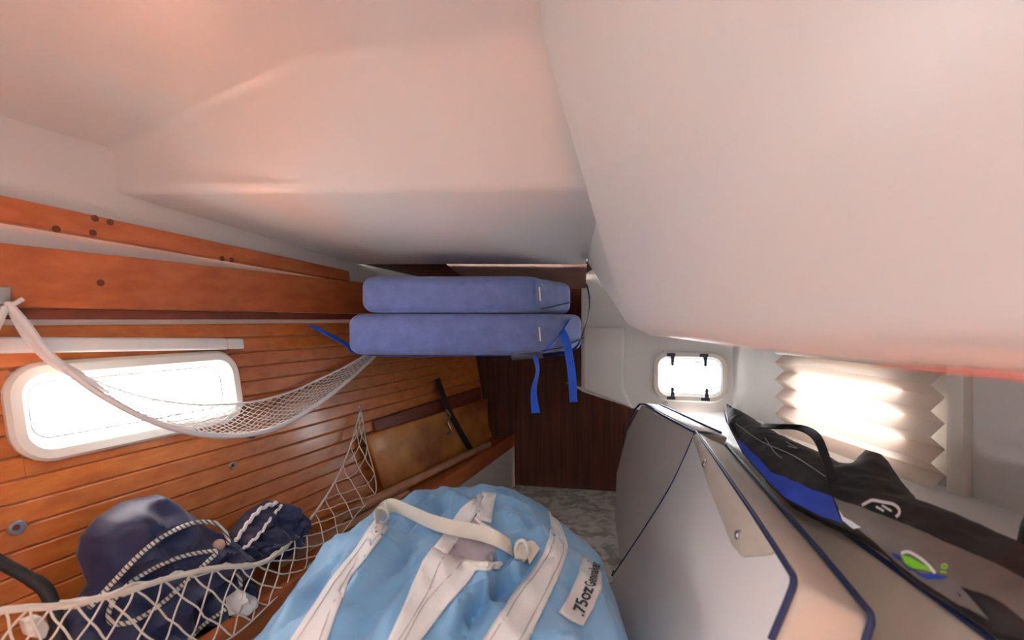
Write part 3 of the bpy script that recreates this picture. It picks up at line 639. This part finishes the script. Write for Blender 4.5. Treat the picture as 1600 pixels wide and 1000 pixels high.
# ------------------------------------------------------------------ cushions stood on edge by the berth
WP = Plane((.516, 1.343, .994), (.332, .57, .994), (.328, 1.55, .50))
def wp(y, z): return V((.516 + .238 * (y - 1.343) + .48 * (z - .994), y, z))
WI = -WP.n
edge1 = [WP.px(*q) for q in ((1087, 674), (1130, 735), (1175, 800), (1228, 882), (1240, 906), (1232, 935), (1205, 1000))]
poly = [WP.px(962, 893) , WP.px(1030, 790)] + edge1 + [wp(.53, .83), wp(1.1, .494), wp(1.55, .494)]
wcsh = empty('snap_cushion', V((.35, 1.1, .45))); tag(wcsh, 'white-backed cushion with navy piping and a snapped beige flap, propped on the berth', 'cushion')
T_ = .088
obj('backing', prism(poly, WI * .006), 'vinyl_white', wcsh, bevel=.002)
obj('boxing', prism([p + WI * .0065 for p in poly], WI * (T_ - .006)), 'vinyl_beige', wcsh, bevel=.008, seg=3)
sp1 = spline(edge1, 4)
obj('piping', tube([p + WI * .004 + WP.n * .004 for p in sp1], .0042, 8), 'navy_piping', wcsh)
obj('piping', tube([p + WI * (T_ - .003) + V((.003, 0, .003)) for p in sp1], .0042, 8), 'navy_piping', wcsh)
obj('piping', tube(spline([WP.px(1087, 674), WP.px(1060, 735), WP.px(1030, 790), WP.px(962, 893), wp(1.55, .496)], 3), .003, 6), 'navy_piping', wcsh)
fl = [(1084, 682), (1091, 679), (1130, 737), (1174, 802), (1214, 864), (1204, 868), (1163, 871), (1147, 853), (1128, 806), (1110, 762), (1096, 720)]
flap = obj('flap', puff(WP, [WP.to2(WP.px(*q)) for q in fl], .005, .03, .012, .002, .003, 25, lift=.004), 'vinyl_beige', wcsh)
for q in ((1108, 728), (1165, 841)): obj('snap', disc(WP.px(*q) + WP.n * .010, WP.n, .0085, .004, 18, dome=.002), 'steel', flap)
# cushion beyond it: shaded face coloured grey, lit top coloured white
GP = Plane(P(1000, 632, 1.85), P(1085, 675, 1.375), PZ(962, 880, .45)); GI = -GP.n
gp = [GP.px(*q) for q in ((1000, 632), (1085, 676), (1030, 790), (975, 872))] + [PZ(966, 882, .4505), GP.px(958, 806), GP.px(961, 740), GP.px(978, 672)]
for p in gp: p.z = max(p.z, .464)
gcsh = empty('shaded_cushion', V((.45, 1.7, .45))); tag(gcsh, 'cushion with navy piping beyond the white-backed one, its shaded face coloured grey', 'cushion')
obj('body', prism([p + GI * .004 for p in gp], V((.095, .0, -.012))), 'vinyl_grey', gcsh, bevel=.008, seg=3)
obj('lit_top_strip', prism([gp[0] + V((.008, -.004, .004)), gp[1] + V((.006, .004, .004)), gp[1] + V((.07, .004, -.004)), gp[0] + V((.07, -.004, -.004))], V((0, 0, .004))), 'vinyl_white', gcsh, bevel=.002)  # light on the top edge put in as a white strip
obj('piping', tube(spline([gp[7], gp[0] + V((0, 0, .002)), gp[0].lerp(gp[1], .5) + V((0, 0, .003)), gp[1] + V((0, 0, .002))], 4), .0038, 6), 'navy_piping', gcsh)
obj('piping', tube([gp[0] + V((.075, 0, .0)), gp[1] + V((.075, 0, 0))], .0038, 6), 'navy_piping', gcsh)
# second beige cushion behind the white-backed one
def bp(y, z): return V((.557 + .072 * (y - .961) + .5 * (z - .95), y, z))
BP = Plane(bp(.5, .9), bp(1.3, .9), bp(.9, .6)); BI = -BP.n
bt_ = [bp(1.10, .952), bp(.961, .951), bp(.53, .949), bp(.43, .93), bp(.40, .88)]
poly = bt_ + [bp(.40, .496), bp(1.10, .496)]
bcsh = empty('beige_cushion', V((.5, .9, .455))); tag(bcsh, 'plain beige vinyl cushion with navy piping under the sports bag', 'cushion')
obj('body', prism(poly, BI * .095), 'vinyl_beige', bcsh, bevel=.008, seg=3)
obj('piping', tube([p + BP.n * .002 + V((0, 0, .001)) for p in spline(bt_, 4)], .0042, 8), 'navy_piping', bcsh)
obj('piping', tube([p + BI * .093 + V((.002, 0, .002)) for p in spline(bt_, 4)], .0042, 8), 'navy_piping', bcsh)

# ------------------------------------------------------------------ sports bag
zpl = lambda x, y: .998 + .2 * (x - .55) + .058 * (y - .8)
SP = Plane((.55, .8, zpl(.55, .8)), (.60, 1.5, zpl(.60, 1.5)), (.9, .9, zpl(.9, .9)))
if SP.n.z < 0: SP.n = -SP.n; SP.v = SP.n.cross(SP.u)
sg = empty('sports_bag', V((.62, .9, .93))); tag(sg, 'long black sports bag with blue and grey side panels lying over the cushions', 'bag')
top_e = [(1135, 630), (1150, 645), (1175, 655), (1210, 680), (1250, 700), (1300, 722), (1325, 735), (1350, 710), (1388, 722), (1412, 757), (1442, 793), (1500, 815), (1560, 842), (1605, 862), (1680, 900)]
bot_e = [(1680, 1060), (1600, 1000), (1548, 985), (1500, 950), (1440, 912), (1400, 882), (1375, 858), (1340, 836), (1285, 812), (1228, 782), (1198, 752), (1160, 708), (1138, 665)]
q2 = lambda pts: [SP.to2(SP.px(*q)) for q in pts]
OUT = q2(top_e + bot_e)
def sp_h(q):
    d = min(edge_d(OUT, q) / .06, 1) if inside(OUT, q) else 0; k = math.sqrt(max(0, 1 - (1 - d) ** 2)); p = SP.to3(q, 0)
    return .028 * k + .005 * k * (noise.noise(p * 16 + V((7, 0, 0))) + .6 * (1 - 2 * abs(noise.noise(p * 27.2 + V((0, 7, 3))))))
def sp_fix(px, py, lift=.004, rim=False):
    a = V((px, py)); t = a.copy()
    if rim and edge_d([V(q) for q in top_e + bot_e], a) < 7: return SP.to2(SP.px(px, py))
    for _ in range(14):
        q = SP.to2(SP.px(*a)); p = SP.to3(q, sp_h(q) + lift) - EYE; e = t - V((800 + F * p.x / p.y, 500 - F * p.z / p.y)); a += e * .5
    return SP.to2(SP.px(*a))
def panel(name, pts, m, lift, back=0., parent=sg, step=.009, rim=True): return obj(name, puff(SP, q2(pts) if back else [sp_fix(*q, .004, rim) for q in pts], .028, .06, step, back, .005, 16, outline=OUT, lift=lift, seed=7), m, parent)
panel('body', top_e + bot_e, 'sport_black', 0, .028)
panel('blue_panel', [(1131, 645), (1136, 668), (1150, 690), (1175, 717), (1205, 738), (1240, 752), (1270, 766), (1300, 776), (1308, 800), (1318, 826), (1285, 812), (1228, 782), (1198, 752), (1160, 708), (1138, 665)], 'sport_blue', .0045)
panel('grey_panel', [(1302, 776), (1345, 790), (1400, 812), (1460, 838), (1530, 868), (1605, 905), (1680, 945), (1680, 1010), (1600, 968), (1545, 930), (1500, 915), (1548, 983), (1500, 950), (1440, 912), (1400, 882), (1375, 858), (1342, 836), (1325, 818), (1312, 798)], 'sport_grey', .003)
panel('white_flash', [(1310, 796), (1318, 808), (1332, 822), (1348, 838), (1335, 834), (1318, 825)], 'sport_white', .0045, step=.006)
panel('blue_flash', [(1393, 864), (1405, 868), (1412, 885), (1440, 897), (1482, 902), (1470, 906), (1440, 909), (1418, 896), (1398, 878)], 'sport_blue', .0045, step=.006, rim=False)
panel('lime_flash', [(1408, 868), (1422, 872), (1442, 884), (1462, 898), (1434, 898), (1416, 888)], 'lime', .006, step=.006, rim=False)
def onsp(px, py, lift=.007):
    q = sp_fix(px, py, lift); return SP.to3(q, sp_h(q) + lift)
def spstroke(pts, w, name, m, lift=.006):
    c = smooth2(pts, 5); Lp, Rp = [], []
    for i, p in enumerate(c):
        t = (c[min(i + 1, len(c) - 1)] - c[max(i - 1, 0)]).normalized(); nn = V((-t.y, t.x)) * w / 2; Lp.append(onsp(*(p + nn), lift)); Rp.append(onsp(*(p - nn), lift))
    return ribbon(Lp, Rp, SP.n, .001)
obj('white_flash', spstroke([(1408, 865), (1420, 863), (1438, 873), (1452, 885), (1461, 896)], 4, '', ''), 'sport_white', sg)
bm = spstroke([(1347, 790), (1356, 785), (1364, 782), (1380, 785), (1395, 788), (1404, 795), (1405, 803), (1400, 808)], 4, '', '')
lg = obj('emblem', bm, 'sport_white', sg)
obj('emblem_bar', spstroke([(1369, 792), (1381, 799)], 2.6, '', ''), 'sport_white', lg); obj('emblem_bar', spstroke([(1378, 790), (1393, 799)], 2.6, '', ''), 'sport_white', lg)
obj('lettering', text_px('10', (1478, 899), (3, -18), 14, lambda x, y: onsp(x, y, .011)), 'lime', sg, smooth=False)
# zip lines, strap loop and shoulder strap
bm = bmesh.new()
for l in ([(1150, 662), (1190, 690), (1240, 712), (1290, 745)], [(1195, 684), (1210, 706), (1222, 716)], [(1228, 690), (1245, 700), (1232, 697)]): tube([onsp(x, y, .003) for x, y in smooth2(l, 4)], .0011, 5, bm)
obj('zip', bm, 'grey_gasket', sg)
def up(px, py, d): return onsp(px, py, 0) + V((0, 0, d))
pts = spline([up(1190, 675, .012), up(1215, 690, .03), up(1250, 700, .042), up(1275, 712, .035), up(1290, 735, .02), up(1300, 760, .006)], 5)
obj('shoulder_strap', ribbon([p + V((.007, 0, .004)) for p in pts], [p - V((.007, 0, .004)) for p in pts], V((0, 0, 1)), .003), 'black_web', sg)
tag(obj('black_pouch', puff(SP, q2([(1592, 826), (1625, 815), (1680, 840), (1680, 880), (1605, 862), (1588, 848)]), .03, .02, .008, .02, .004), 'sport_black'), 'small black pouch on the ledge behind the sports bag', 'pouch')

# ------------------------------------------------------------------ pleated blind
pb = empty('pleated_blind', rw(1.35, .915, .03)); tag(pb, 'pale pleated paper blind over the far window', 'blind')
bm = bmesh.new(); n = 9; top_z, bot_z = 1.185, .925; prev = None
for k in range(n + 1):
    z = top_z + (bot_z - top_z) * k / n; h = .012 + (.034 if k % 2 else 0)
    a, b = bm.verts.new(rw(1.640, z, h)), bm.verts.new(rw(1.075, z, h))
    if prev: bm.faces.new((prev[0], prev[1], b, a))
    prev = (a, b)
obj('pleats', bm, 'blind_fabric', pb, smooth=False)
obj('head_rail', prism([rw(1.645, 1.185, .008), rw(1.07, 1.185, .008), rw(1.07, 1.20, .008), rw(1.645, 1.20, .008)], V((-.03, 0, 0))), 'cream_plastic', pb, bevel=.002)
